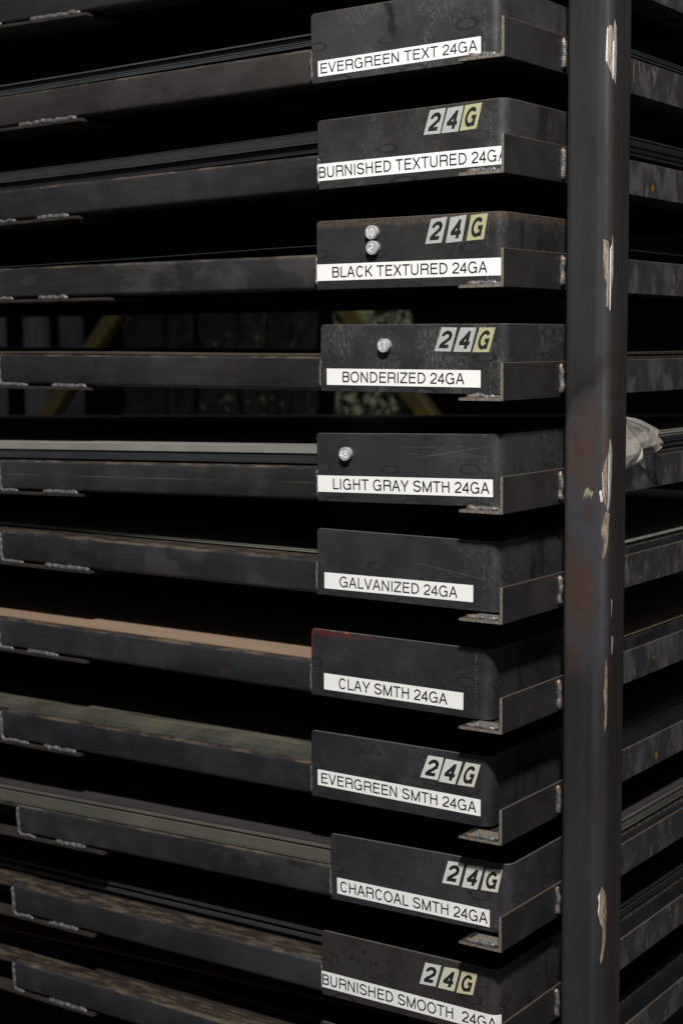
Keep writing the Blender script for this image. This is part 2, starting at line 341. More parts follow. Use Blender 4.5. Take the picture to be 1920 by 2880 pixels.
# ------------------------------------------------------------------ lettering (own stroke alphabet, units: cap height 718, Grotesque widths)
def arc(cx, cy, rx, ry, a0, a1, n=14):
    return [(cx+rx*math.cos(math.radians(a0+(a1-a0)*i/n)), cy+ry*math.sin(math.radians(a0+(a1-a0)*i/n))) for i in range(n+1)]
def glyph(ch, s):
    """centre-line strokes for stroke weight s -> (advance, [polylines])"""
    h = s/2; T = 718-h; B = h; M = 385
    G = {
     'A': (667, [[(36, 0), (302, 718), (364, 718), (631, 0)] and [(14+h, 0), (333-h*.15, 718-h*.1)], [(333+h*.15, 718-h*.1), (653-h, 0)], [(130, 250), (537, 250)]]),
     'B': (667, [[(78+h, 0), (78+h, 718)], [(78+h, T)]+[(380, T)]+arc(400, (T+M)/2, 175, (T-M)/2, 90, -90)+[(78+h, M)], [(78+h, M), (400, M)]+arc(415, (M+B)/2, 175, (M-B)/2, 90, -90)+[(78+h, B)]]),
     'C': (722, [arc(378, 359, 290-h+15, 378-h, 38, 322, 30)]),
     'D': (722, [[(86+h, 0), (86+h, 718)], [(86+h, T), (330, T)]+arc(330, 359, 345-h, 359-h, 90, -90, 22)+[(86+h, B)]]),
     'E': (667, [[(88+h, 0), (88+h, 718)], [(88+h, T), (612, T)], [(88+h, M), (575, M)], [(88+h, B), (620, B)]]),
     'G': (778, [arc(385, 359, 340-h, 378-h, 40, 312, 30)+[(690-h, 130), (690-h, 345)], [(425, 345), (708, 345)], [(690-h, 0), (690-h, 300)]]),
     'H': (722, [[(83+h, 0), (83+h, 718)], [(639-h, 0), (639-h, 718)], [(83+h, M), (639-h, M)]]),
     'I': (278, [[(91+h, 0), (91+h, 718)]]),
     'K': (667, [[(80+h, 0), (80+h, 718)], [(600, 718), (80+h, 250)], [(265, 420), (610, 0)]]),
     'L': (556, [[(80+h, 0), (80+h, 718)], [(80+h, B), (537, B)]]),
     'M': (833, [[(76+h, 0), (76+h, 718)], [(757-h, 0), (757-h, 718)], [(76+h, 680), (416, 20)], [(416, 20), (757-h, 680)]]),
     'N': (722, [[(76+h, 0), (76+h, 718)], [(646-h, 0), (646-h, 718)], [(76+h, 690), (646-h, 28)]]),
     'O': (778, [arc(389, 359, 350-h, 378-h, 90, 450, 36)]),
     'R': (722, [[(80+h, 0), (80+h, 718)], [(80+h, T), (440, T)]+arc(455, (T+345)/2, 185, (T-345)/2, 90, -90)+[(80+h, 345)], [(430, 345)]+arc(510, 230, 110, 115, 90, 10, 8)+[(625, 110), (655, 0)]]),
     'S': (667, [arc(333, 718-h-165+12, 240, 165, 20, 180, 12)+[(98, 500)]+[(150, 420), (333, 372), (520, 320), (578, 230)]+arc(333, h+180-12, 250, 180, 5, -172, 16)]),
     'T': (611, [[(20, T), (591, T)], [(305, 0), (305, T)]]),
     'U': (722, [[(80+h, 718), (80+h, 250)]+arc(361, 250, 281-h, 262-h, 180, 360, 18)+[(642-h, 250), (642-h, 718)]]),
     'V': (667, [[(20+h, 718), (333, 10)], [(333, 10), (647-h, 718)]]),
     'X': (667, [[(22+h, 0), (630-h, 718)], [(30+h, 718), (645-h, 0)]]),
     'Y': (667, [[(16+h, 718), (333, 290)], [(333, 290), (651-h, 718)], [(333, 0), (333, 300)]]),
     'Z': (611, [[(40, T), (565, T)], [(555, T-10), (50, B+10)], [(28, B), (590, B)]]),
     '2': (556, [arc(278, 718-h-175, 205, 175, 175, 0, 14)+[(478, 480), (440, 390), (330, 290), (180, 190), (95, 100), (72, B)], [(38, B), (508, B)]]),
     '4': (556, [[(400-h*.3, 0), (400-h*.3, 700)], [(400-h*.3, 700-h), (50, 205)], [(28, 170+h*.6), (524, 170+h*.6)]]),
     '0': (556, [arc(278, 355, 236-h, 365-h, 90, 450, 28)]),
     '1': (556, [[(320, 0), (320, 718)], [(320, 640), (240, 585), (110, 550)]]),
     '7': (556, [[(45, T), (515, T)], [(510, T-10), (380, 480), (280, 240), (235, 0)]]),
     '8': (556, [arc(278, 540, 195-h*.4, 178-h, 90, 450, 24), arc(278, 200, 232-h*.6, 205-h*.9, 90, 450, 28)]),
     ' ': (278, []),
    }
    return G[ch]
def stroke(pl, s):
    """polyline -> quad strip with mitred joints; returns verts2d, faces"""
    closed = len(pl) > 3 and abs(pl[0][0]-pl[-1][0]) < 1 and abs(pl[0][1]-pl[-1][1]) < 1
    P = [Vector((a, b)) for a, b in pl]
    Q = [P[0]]
    for p in P[1:]:
        if (p-Q[-1]).length > 2: Q.append(p)
    if closed: Q = Q[:-1] if (Q[0]-Q[-1]).length < 2 else Q
    n = len(Q); V = []
    for i in range(n):
        if closed: a, b = (Q[i]-Q[i-1]).normalized(), (Q[(i+1) % n]-Q[i]).normalized()
        else:
            b = (Q[i+1]-Q[i]).normalized() if i < n-1 else None; a = (Q[i]-Q[i-1]).normalized() if i > 0 else b
            if b is None: b = a
        d = (a+b); d = d.normalized() if d.length > .2 else a
        nn = Vector((-d.y, d.x)); c = max(.5, nn.dot(Vector((-a.y, a.x))))
        off = nn*(s/2/c); V += [Q[i]+off, Q[i]-off]
    F = [(2*i, 2*i+1, 2*i+3, 2*i+2) for i in range(n-1)]
    if closed: F.append((2*n-2, 2*n-1, 1, 0))
    return V, F
def text_strokes(txt, s):
    X = 0; out = []
    for ch in txt:
        adv, pls = glyph(ch, s)
        for pl in pls:
            V, F = stroke(pl, s)
            out.append(([(v.x+X, v.y) for v in V], F))
        X += adv
    xs = [v[0] for V, F in out for v in V]
    return out, min(xs), max(xs)

# ------------------------------------------------------------------ positions (metres): rails and trays, top to bottom
RAIL = [.636, .4897, .3417, .1944, .0442, -.1074, -.2567, -.4082, -.5642, -.7166, -.8720, -1.0220]
#        xL     z0      tilt    h
TRAY = [(-.333, .6425, -.010, .098),
        (-.3363, .4919, .0130, .0971), (-.3262, .3423, .0179, .0970), (-.3315, .2003, -.0047, .0973), (-.3266, .0539, -.0100, .0956),
        (-.3336, -.1080, .0165, .0999), (-.3366, -.2473, -.0100, .0987), (-.3495, -.4005, -.0122, .1007), (-.3507, -.5573, -.0023, .1015),
        (-.3162, -.7126, .0130, .1019), (-.3351, -.8672, .0025, .1017), (-.3400, -1.0120, -.0040, .1010)]
_k = 1.931/1.940    # the tray fronts stand 36 mm behind the rail ends
TRAY = [(1.0391+(a-1.0391)*_k, .1148+(b-.1148)*_k, c, d) for a, b, c, d in TRAY]
NM = ['unlabelled top tray', 'EVERGREEN TEXT 24GA', 'BURNISHED TEXTURED 24GA', 'BLACK TEXTURED 24GA', 'BONDERIZED 24GA', 'LIGHT GRAY SMTH 24GA', 'GALVANIZED 24GA', 'CLAY SMTH 24GA', 'EVERGREEN SMTH 24GA', 'CHARCOAL SMTH 24GA', 'BURNISHED SMOOTH  24GA', 'bottom tray']
YP = .036; TH = .003; CR = .015; GL = .305

# ------------------------------------------------------------------ rack: post, angle rails, welds
rack = thing('storage_rack', 'dark welded steel rack post with angle rails holding the labelled trays', 'storage rack', (0.038, .2, -1.3))
def rk(o): o.location = Vector(o.location)-Vector(rack.location); return o
PX0, PX1, PY0, PY1, PR = .0034, .073, .167, .238, .012
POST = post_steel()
prof = rr_profile(PX0, PX1, PY0, PY1, PR, 8)
V, F = sweep([[(p[0], p[1], z) for p in prof] for z in (-1.3, -.6, 0, .5, 1.0)])
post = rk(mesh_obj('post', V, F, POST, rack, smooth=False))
for p in post.data.polygons: p.use_smooth = len(p.vertices) == 4
post.data.set_sharp_from_angle(angle=math.radians(30)) if hasattr(post.data, 'set_sharp_from_angle') else None
for (x, y) in ((-3.26, PY0), (-3.26, 1.10), (PX0, 1.10)):
    V, F = sweep([[(p[0]-PX0+x, p[1]-PY0+y, z) for p in prof] for z in (-1.3, 1.0)])
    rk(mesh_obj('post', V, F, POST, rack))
SPOTS = {2: [(.476, .3574, .0042), (.483, .387, .0022)], 6: [(.449, -.247, .0018)], 7: [(.506, -.3834, .003), (.5535, -.4031, .0026)], 8: [(.5214, -.5494, .0055)], 10: [(.618, -.840, .0045), (.591, -.8424, .002)]}
def rail_profile():
    t = .0040; W = .068; H = .0508; r = .004
    P = [(-.0006, 0), (0, .0006), (0, H-.0006), (-.0006, H), (-t+.0014, H), (-t, H-.0014), (-t, t+r)]
    for i in range(1, 5): a = math.radians(90*i/4); P.append((-t-r+r*math.cos(a), t+r-r*math.sin(a)))
    P += [(-W+.0016, t), (-W, t-.0016), (-W, .0006), (-W+.0006, 0)]
    return P
RPROF = rail_profile()
for i, z in enumerate(RAIL):
    V, F = sweep([[(p[0], y, p[1]) for p in RPROF] for y in (0, .4, 1.32)])
    fm = [0]*len(F); fm[-2] = 1; fm[-1] = 1
    r = mesh_obj('angle_rail', V, F, [rail_steel(i+1, 0, [(a, b-z, c) for a, b, c in SPOTS.get(i, ())]), CUT], rack, fm=fm, loc=(0, 0, z)); rk(r)
    bw = bead('weld_bead', [(.0018, .1660, .0475), (.0020, .1665, .030), (.0018, .166, .004)], .0042, WELD, r, seed=i*7+1)
    # run of weld on the flange at the front stop
    bead('weld_bead', [(-.060, .0065, .0046), (-.036, .006, .0052), (-.0145, .0065, .0046)], .0042, WELD, r, seed=i*7+2, flat=.8)
    V, F = bbox_bevel(-.054, -.010, .010, .034, .0042, .0052+.0012, .0006); mesh_obj('stop_bar', V, F, CUT, r)
    V, F = sweep([[(-3.19-p[0], y, p[1]) for p in reversed(RPROF)] for y in (0, 1.32)])
    rk(mesh_obj('angle_rail', V, F, r.data.materials[0], rack, loc=(0, 0, z)))
# scrapes on the rounded front corner of the post: (arc length s from the corner start, z) in mm
SCR = [('tan', [(6.3, 546.8), (11.5, 546.2), (14.3, 537.4), (15.6, 495.8), (13.6, 473.9), (9.1, 487.0), (3.0, 498.3), (3.4, 516.4), (4.3, 537.2)], .10),
 ('grey', [(16.1, 554.9), (21.7, 546.0), (23.9, 513.7), (22.2, 491.0), (21.1, 468.4), (15.3, 474.8), (15.7, 509.7), (13.6, 526.1), (14.1, 547.1)], .30),
 ('white', [(4.5, 544.1), (5.9, 542.6), (5.7, 520.4), (5.3, 498.9), (3.0, 498.3), (3.3, 520.5)], .50),
 ('white', [(12.6, 524.7), (15.5, 526.4), (16.4, 501.4), (15.4, 481.8), (13.3, 474.6), (12.2, 495.5)], .45),
 ('tan', [(2.5, 261.3), (10.4, 258.3), (10.9, 214.0), (10.4, 169.4), (6.8, 170.4), (7.0, 199.5), (3.9, 214.0), (2.2, 238.2)], .10),
 ('grey', [(16.5, 267.1), (20.2, 248.1), (19.9, 214.2), (16.2, 196.6), (13.6, 218.8), (13.9, 247.8)], .30),
 ('white', [(11.6, 247.7), (14.6, 252.6), (14.7, 199.5), (13.9, 164.6), (12.0, 164.6), (11.8, 204.3)], .50),
 ('grey', [(16.0, -12.1), (21.4, -23.7), (23.2, -36.4), (22.5, -58.7), (18.8, -95.9), (13.4, -115.5), (11.0, -110.4), (12.4, -85.5), (12.5, -50.6), (12.8, -28.3)], .30),
 ('tan', [(11.2, -34.2), (12.6, -55.6), (11.8, -87.9), (9.4, -108.3), (6.7, -97.8), (4.7, -88.8), (3.4, -60.4), (6.2, -50.5)], .12),
 ('white', [(4.4, -60.4), (5.2, -60.4), (6.4, -88.8), (5.2, -88.8)], .55),
 ('white', [(13.2, -32), (14.6, -34), (15.0, -60), (14.4, -88), (13.2, -80), (13.4, -55)], .55),
 ('white', [(0.0, -86.4), (3.1, -84.3), (5.7, -95.3), (5.3, -101.3), (2.3, -101.3)], .22),
 ('tan', [(10.0, -114.8), (17.2, -118.4), (15.0, -147.8), (12.3, -170.1), (6.6, -183.0), (5.1, -178.0), (7.9, -159.4), (3.2, -146.4), (4.1, -132.3)], .12),
 ('tan', [(12.5, -322.3), (16.0, -339.0), (16.2, -380.6), (15.6, -418.3), (12.0, -431.8), (10.8, -420.3), (11.7, -399.7), (9.1, -376.3), (10.9, -343.6)], .12),
 ('grey', [(23.5, -239.1), (28.8, -243.8), (27.0, -262.4), (25.0, -268.4)], .12),
 ('grey', [(26.0, -292.5), (34.5, -296.4), (30.5, -320.6), (26.8, -320.8)], .12),
 ('tan', [(10.1, -656.9), (19.4, -673.7), (22.0, -697.4), (20.7, -725.3), (17.4, -745.6), (12.8, -765.7), (9.1, -774.1), (8.4, -768.8), (9.9, -756.4), (11.5, -737.1), (11.3, -723.0), (5.8, -708.6), (3.7, -694.7), (5.9, -682.2), (3.5, -673.6), (6.2, -667.3), (7.9, -662.9)], .10),
 ('white', [(6.2, -667.3), (7.3, -669.9), (7.1, -684.0), (6.0, -705), (4.3, -694.7), (5.9, -682.2), (4.2, -673.6)], .55)]
def scr_mat(kind):
    t = NT('scraped_'+kind+'_metal'); f = t.noise(190, 4, .7, stretch=(2, 2, .35))
    a, b = {'tan': ((.09, .06, .04), (.30, .23, .165)), 'grey': ((.20, .20, .20), (.38, .38, .37)), 'white': ((.55, .53, .50), (.80, .79, .77))}[kind]
    t.bump(f, .5, .0012); return t.set(t.mix(t.ramp(f, .33, .62), a, b), .36 if kind != 'tan' else .5, .25 if kind == 'white' else .1, .5)
SM = {k: scr_mat(k) for k in ('tan', 'grey', 'white')}
def post_pt(s, z, off):
    cx, cy = PX1-PR, PY0+PR; q = PR*math.pi/2*1000
    if s <= 0: return (cx+s/1000, PY0-off, z/1000)
    if s < q:
        a = s/1000/PR; return (cx+(PR+off)*math.sin(a), cy-(PR+off)*math.cos(a), z/1000)
    return (PX1+off, cy+(s-q)/1000, z/1000)
def patch(name, poly, mat, parent, lift):
    """irregular flat scrape following the corner: rows of z, clipped to the outline, ragged edge"""
    zs = [p[1] for p in poly]; z0, z1 = min(zs), max(zs); n = max(8, int((z1-z0)/1.1)); rows = []
    for i in range(n+1):
        z = z0+(z1-z0)*(i+.02)/(n+.04); xs = []
        for a, b in zip(poly, poly[1:]+poly[:1]):
            if (a[1]-z)*(b[1]-z) < 0: xs.append(a[0]+(b[0]-a[0])*(z-a[1])/(b[1]-a[1]))
        if len(xs) < 2: continue
        l, r = min(xs), max(xs); wd = r-l; l += wd*.07; r -= wd*.07
        l += noise.noise(Vector((z*.9, l, 3)))*min(1.0, wd*.3); r += noise.noise(Vector((z*.9, r, 8)))*min(.8, wd*.3)
        rows.append((z, l, r))
    K = 6; V = []; F = []
    for z, l, r in rows:
        for k in range(K+1):
            s = l+(r-l)*k/K; e = min(k, K-k)/K*2
            V.append(post_pt(s, z, (.00012+lift/1000*(.15+.85*e)*(.7+.6*noise.noise(Vector((s*.5, z*.25, 1)))))))
    for i in range(len(rows)-1):
        for k in range(K):
            a = i*(K+1)+k; F.append((a, a+1, a+K+2, a+K+1))
    return mesh_obj(name, V, F, mat, parent, smooth=True)
for kind, poly, lift in SCR:
    o = patch('scrape_mark', poly, SM[kind], post, lift)
CHALK = simple('yellow_chalk', (.42, .44, .20), .8, var=.3, scale=300)
rc = random.Random(3)
for k in range(9):
    s = -24+k*1.6; z1 = -82+rc.uniform(-4, 3)-abs(k-3)*.8; z0 = z1-rc.uniform(7, 16); sl = -4+rc.uniform(-1, 1)
    V = []; n = 10
    for i in range(n+1):
        z = z0+(z1-z0)*i/n; wd = .55*math.sin(math.pi*(i+.5)/(n+1))*rc.uniform(.4, 1.1)
        for sgn in (-1, 1): V.append(post_pt(s-sl*(i/n)*.6+sgn*wd, z, .0002))
    mesh_obj('chalk_mark', V, [(2*i, 2*i+1, 2*i+3, 2*i+2) for i in range(n)], CHALK, post)

# ------------------------------------------------------------------ trays
def outline(s, off=0.):
    """point on the front face path of the guard, s metres from its left end"""
    a0 = GL-CR
    if s <= a0: return (s, -off)
    q = CR*math.pi/2
    if s < a0+q:
        a = (s-a0)/CR; return (a0+(CR+off)*math.sin(a), CR-(CR+off)*math.cos(a))
    return (GL+off, CR+(s-a0-q))
LAB = {1: ('EVERGREEN TEXT 24GA', .0107, .2753, .0097, .0314, .0153, .2702, .0007),
       2: ('BURNISHED TEXTURED 24GA', -.0020, .3120, .0115, .0354, .0006, .3050, -.001),
       3: ('BLACK TEXTURED 24GA', .0000, .3080, .0126, .0360, .027, .2808, 0),
       4: ('BONDERIZED 24GA', .0105, .2655, .0092, .0327, .0383, .2403, 0),
       5: ('LIGHT GRAY SMTH 24GA', .0002, .2925, .0139, .0380, .0274, .2875, 0),
       6: ('GALVANIZED 24GA', .0127, .2642, .0111, .0349, .0397, .2393, .0010),
       7: ('CLAY SMTH 24GA', .0229, .2613, .0107, .0351, .0496, .2355, 0),
       8: ('EVERGREEN SMTH 24GA', .0110, .2906, .0168, .0408, .0176, .284, -.0018),
       9: ('CHARCOAL SMTH 24GA', .0107, .2716, .0085, .0333, .0162, .2684, -.0018),
       10: ('BURNISHED SMOOTH  24GA', -.0010, .3080, .0104, .0358, .0004, .3012, -.0014)}
STK = {2: [[(.1877, .092), (.2127, .0927), (.2026, .0596), (.1766, .0601)], [(.2159, .092), (.2405, .0927), (.231, .0595), (.2046, .0597)], [(.2429, .0928), (.2691, .0936), (.2594, .0607), (.2338, .0599)]],
 3: [[(.1923, .0916), (.2179, .0939), (.2089, .0592), (.1827, .0582)], [(.2231, .0926), (.2483, .0951), (.2412, .06), (.2154, .0583)], [(.2551, .0940), (.281, .0955), (.2748, .0614), (.2479, .0600)]],
 4: [[(.2034, .0911), (.2282, .0906), (.218, .058), (.1918, .0582)], [(.2334, .0906), (.2583, .0905), (.2491, .0574), (.2221, .0576)], [(.2634, .0905), (.2879, .0904), (.2781, .0572), (.2523, .0571)]],
 8: [[(.2048, .0908), (.2307, .0907), (.2205, .0568), (.1914, .057)], [(.2341, .09), (.2612, .0891), (.2491, .0548), (.2222, .0552)], [(.2666, .0895), (.2905, .0892), (.2799, .0553), (.2529, .055)]],
 9: [[(.2049, .0924), (.2314, .0926), (.2217, .0587), (.1942, .0582)], [(.2364, .0919), (.2633, .0927), (.2518, .058), (.2268, .0577)], [(.2666, .0913), (.2926, .0935), (.285, .0597), (.258, .0587)]],
 10: [[(.184, .0889), (.2108, .0899), (.2012, .0563), (.1738, .055)], [(.2159, .0891), (.2418, .0909), (.2321, .0559), (.2051, .0557)], [(.2456, .0894), (.2708, .0903), (.2629, .0571), (.2359, .0552)]]}
def paper(name, col):
    t = NT(name); f = t.noise(420, 3, .6)
    c = t.mix(t.ramp(f, .3, .7), tuple(x*.94 for x in col), col)
    c = t.mix(t.ramp(t.noise(12, 3), .55, .75, 0, .12), c, tuple(x*.75 for x in col))
    c = t.mix(t.math('MULTIPLY', t.ramp(t.noise(700, 1), .77, .80), .4), c, tuple(x*.35 for x in col))
    return t.set(c, .5, 0, .35)
WHITE = paper('white_label_tape', (.80, .80, .79)); INK = simple('black_ink', (.012, .012, .012), .5, var=.2, scale=300); INK2 = simple('worn_black_ink', (.035, .035, .035), .55, var=.6, scale=900)
SILV = paper('silver_sticker', (.37, .38, .37)); SILV2 = paper('white_sticker', (.56, .57, .55)); YEL = paper('yellowed_sticker', (.37, .36, .21)); YEL2 = paper('ivory_sticker', (.54, .53, .44)); YEL3 = paper('tan_sticker', (.54, .49, .33))
def label_strip(i, root):
    txt, a, b, z0, z1, ta, tb, dz = LAB[i]
    # gentle slope of the tape: dz over its length
    n = 48; V = []; F = []
    sl = lambda s: dz*2.*((s-a)/(b-a)-.5)
    for k in range(n+1):
        s = a+(b-a)*k/n
        for off, z in ((.0001, z0), (.0004, z0), (.0004, z1), (.0001, z1)):
            x, y = outline(s, off); V.append((x, y, z+sl(s)))
    for k in range(n):
        for j in range(3): q = k*4+j; F.append((q, q+4, q+5, q+1))
    F.append((0, 1, 2, 3)); F.append((n*4+3, n*4+2, n*4+1, n*4))
    lb = mesh_obj('label_strip', V, F, WHITE, root)
    s = 98; out, x0, x1 = text_strokes(txt, s); cap = (z1-z0)*.655; zc = (z0+z1)/2-cap/2
    V = []; F = []; k = 0
    for vs, fs in out:
        k += 1; base = len(V)
        for (x, y) in vs:
            u = ta+(x-x0)/(x1-x0)*(tb-ta); px, py = outline(u, .00055+.000015*(k % 5)); V.append((px, py, zc+y/718*cap+sl(u)))
        F += [tuple(base+q for q in f) for f in fs]
    mesh_obj('lettering', V, F, INK2 if i == 6 else INK, lb)
def sticker(quad, ch, mat, root):
    (tlx, tlz), (trx, trz), (brx, brz), (blx, blz) = quad
    def P(u, v, off):   # bilinear, v up
        ax = blx+(brx-blx)*u; az = blz+(brz-blz)*u; bx = tlx+(trx-tlx)*u; bz = tlz+(trz-tlz)*u
        x, y = outline(ax+(bx-ax)*v, off); return (x, y, az+(bz-az)*v)
    n = 4; V = []
    for k in range(n+1):
        for v, off in ((0, .0001), (0, .0004), (1, .0004), (1, .0001)): V.append(P(k/n, v, off))
    F = []
    for k in range(n):
        for j in range(3): q = k*4+j; F.append((q, q+4, q+5, q+1))
    F.append((0, 1, 2, 3)); F.append((n*4+3, n*4+2, n*4+1, n*4))
    st = mesh_obj('gauge_sticker', V, F, mat, root)
    sw = 150; out, x0, x1 = text_strokes(ch, sw); V = []; F = []; k = 0
    for vs, fs in out:
        k += 1; base = len(V)
        for (x, y) in vs:
            u = .17+(x-x0)/(x1-x0)*.66; v = .13+y/718*.74
            V.append(P(u, v, .00055+.000015*k))
        F += [tuple(base+q for q in f) for f in fs]
    mesh_obj('numeral', V, F, INK, st)

GPAR = {0: dict(mott=.3), 1: dict(mott=.75, mottx=(.06, .30), streak=True, pale=.9, base=(.042, .041, .041)), 2: dict(mott=.55, mottx=(.02, .31), base=(.034, .033, .032), warm=.25, pale=.7),
        3: dict(mott=.5, mottx=(.22, .31), rust_top=.9, warm=.25, base=(.026, .026, .028)), 4: dict(mott=.8, mottx=(.0, .31), base=(.030, .030, .032), pale=.95), 5: dict(mott=.35, mottx=(.2, .31), base=(.033, .033, .036), lines=[(.135+.012*k, .080-.004*((k*7) % 5), .275+.004*k, .083-.0055*((k*3) % 6), .0006, .65) for k in range(6)]),
        6: dict(mott=.3, mottx=(.24, .31), base=(.034, .034, .037), lines=[(.165, .061, .30, .043, .0007, .9), (.222, .051, .256, .042, .0005, .7)]+[(.205+.008*k, .096-.003*k, .292, .088-.0065*k, .0005, .6) for k in range(6)]), 7: dict(mott=.3, mottx=(0, .3), red=True, base=(.026, .025, .029), pale=.6), 8: dict(mott=.5, mottx=(.08, .22), base=(.027, .026, .030), pale=.7),
        9: dict(mott=.1, base=(.034, .032, .038), lines=[(.225+.01*k, .07-.01*k, .28+.004*k, .052-.009*k, .0004, .35) for k in range(4)]), 10: dict(mott=.35, mottx=(.1, .31), blots=True, warm=.35, base=(.032, .029, .030), pale=.6), 11: dict(mott=.3)}
BPAR = {0: dict(tint=(.026, .026, .029), pale=.1), 1: dict(tint=(.040, .034, .032), rusty=.6, pale=.35), 2: dict(tint=(.026, .025, .028), rusty=.15, pale=.15), 3: dict(tint=(.026, .025, .026), rusty=.5, pale=.75), 4: dict(tint=(.025, .023, .026), rusty=.8, pale=.15),
        5: dict(tint=(.030, .030, .033), rusty=.3, line=True), 6: dict(tint=(.028, .028, .033), rusty=.2, pale=.6), 7: dict(tint=(.027, .026, .031), rusty=.4, pale=.4), 8: dict(tint=(.025, .024, .028), rusty=.4, pale=.2), 9: dict(tint=(.032, .031, .034), rusty=.2, pale=.5), 10: dict(tint=(.032, .032, .038), rusty=.1, pale=.3), 11: dict(tint=(.028, .028, .032), rusty=.1, pale=.2)}
# second bead: (start, end) of the two runs under the tube, metres right of the upright bead; strip end
WB = {0: (.040, .105, .215, .23), 1: (.030, .075, .205, .215), 2: (.052, .100, .172, .19), 3: (.045, .102, .17, .26), 4: (.068, .122, .200, .205), 5: (.044, .103, .182, .187), 6: (.055, .105, .205, .208), 7: (.036, .068, .142, .205), 8: (.068, .100, .178, .186), 9: (.042, .088, .158, .200), 10: (.050, .085, .155, .190), 11: (.026, .085, .175, .190)}
TRAYLAB = {0: 'blackened steel tray at the very top, only a strip of its front beam in view',
 1: 'dark steel tray labelled EVERGREEN TEXT 24GA, highest labelled one', 2: 'dark steel tray labelled BURNISHED TEXTURED 24GA under slanted 24G stickers',
 3: 'black steel tray labelled BLACK TEXTURED 24GA with a rusty upper edge and two magnets', 4: 'mottled steel tray labelled BONDERIZED 24GA with one magnet and 24G stickers',
 5: 'dark steel tray labelled LIGHT GRAY SMTH 24GA holding a thick pale stack', 6: 'plain dark steel tray labelled GALVANIZED 24GA with scratched corner',
 7: 'dark steel tray labelled CLAY SMTH 24GA with red paint on its upper edge', 8: 'dark steel tray labelled EVERGREEN SMTH 24GA with white 24G stickers',
 9: 'steel tray labelled CHARCOAL SMTH 24GA, set further right than the others', 10: 'blotched steel tray labelled BURNISHED SMOOTH 24GA near the bottom',
 11: 'steel tray lowest in view, its worn brown top edge showing and no label'}
roots = []
PKT = simple('rusty_dark_plate', (.020, .015, .012), .6, var=.4, scale=25)
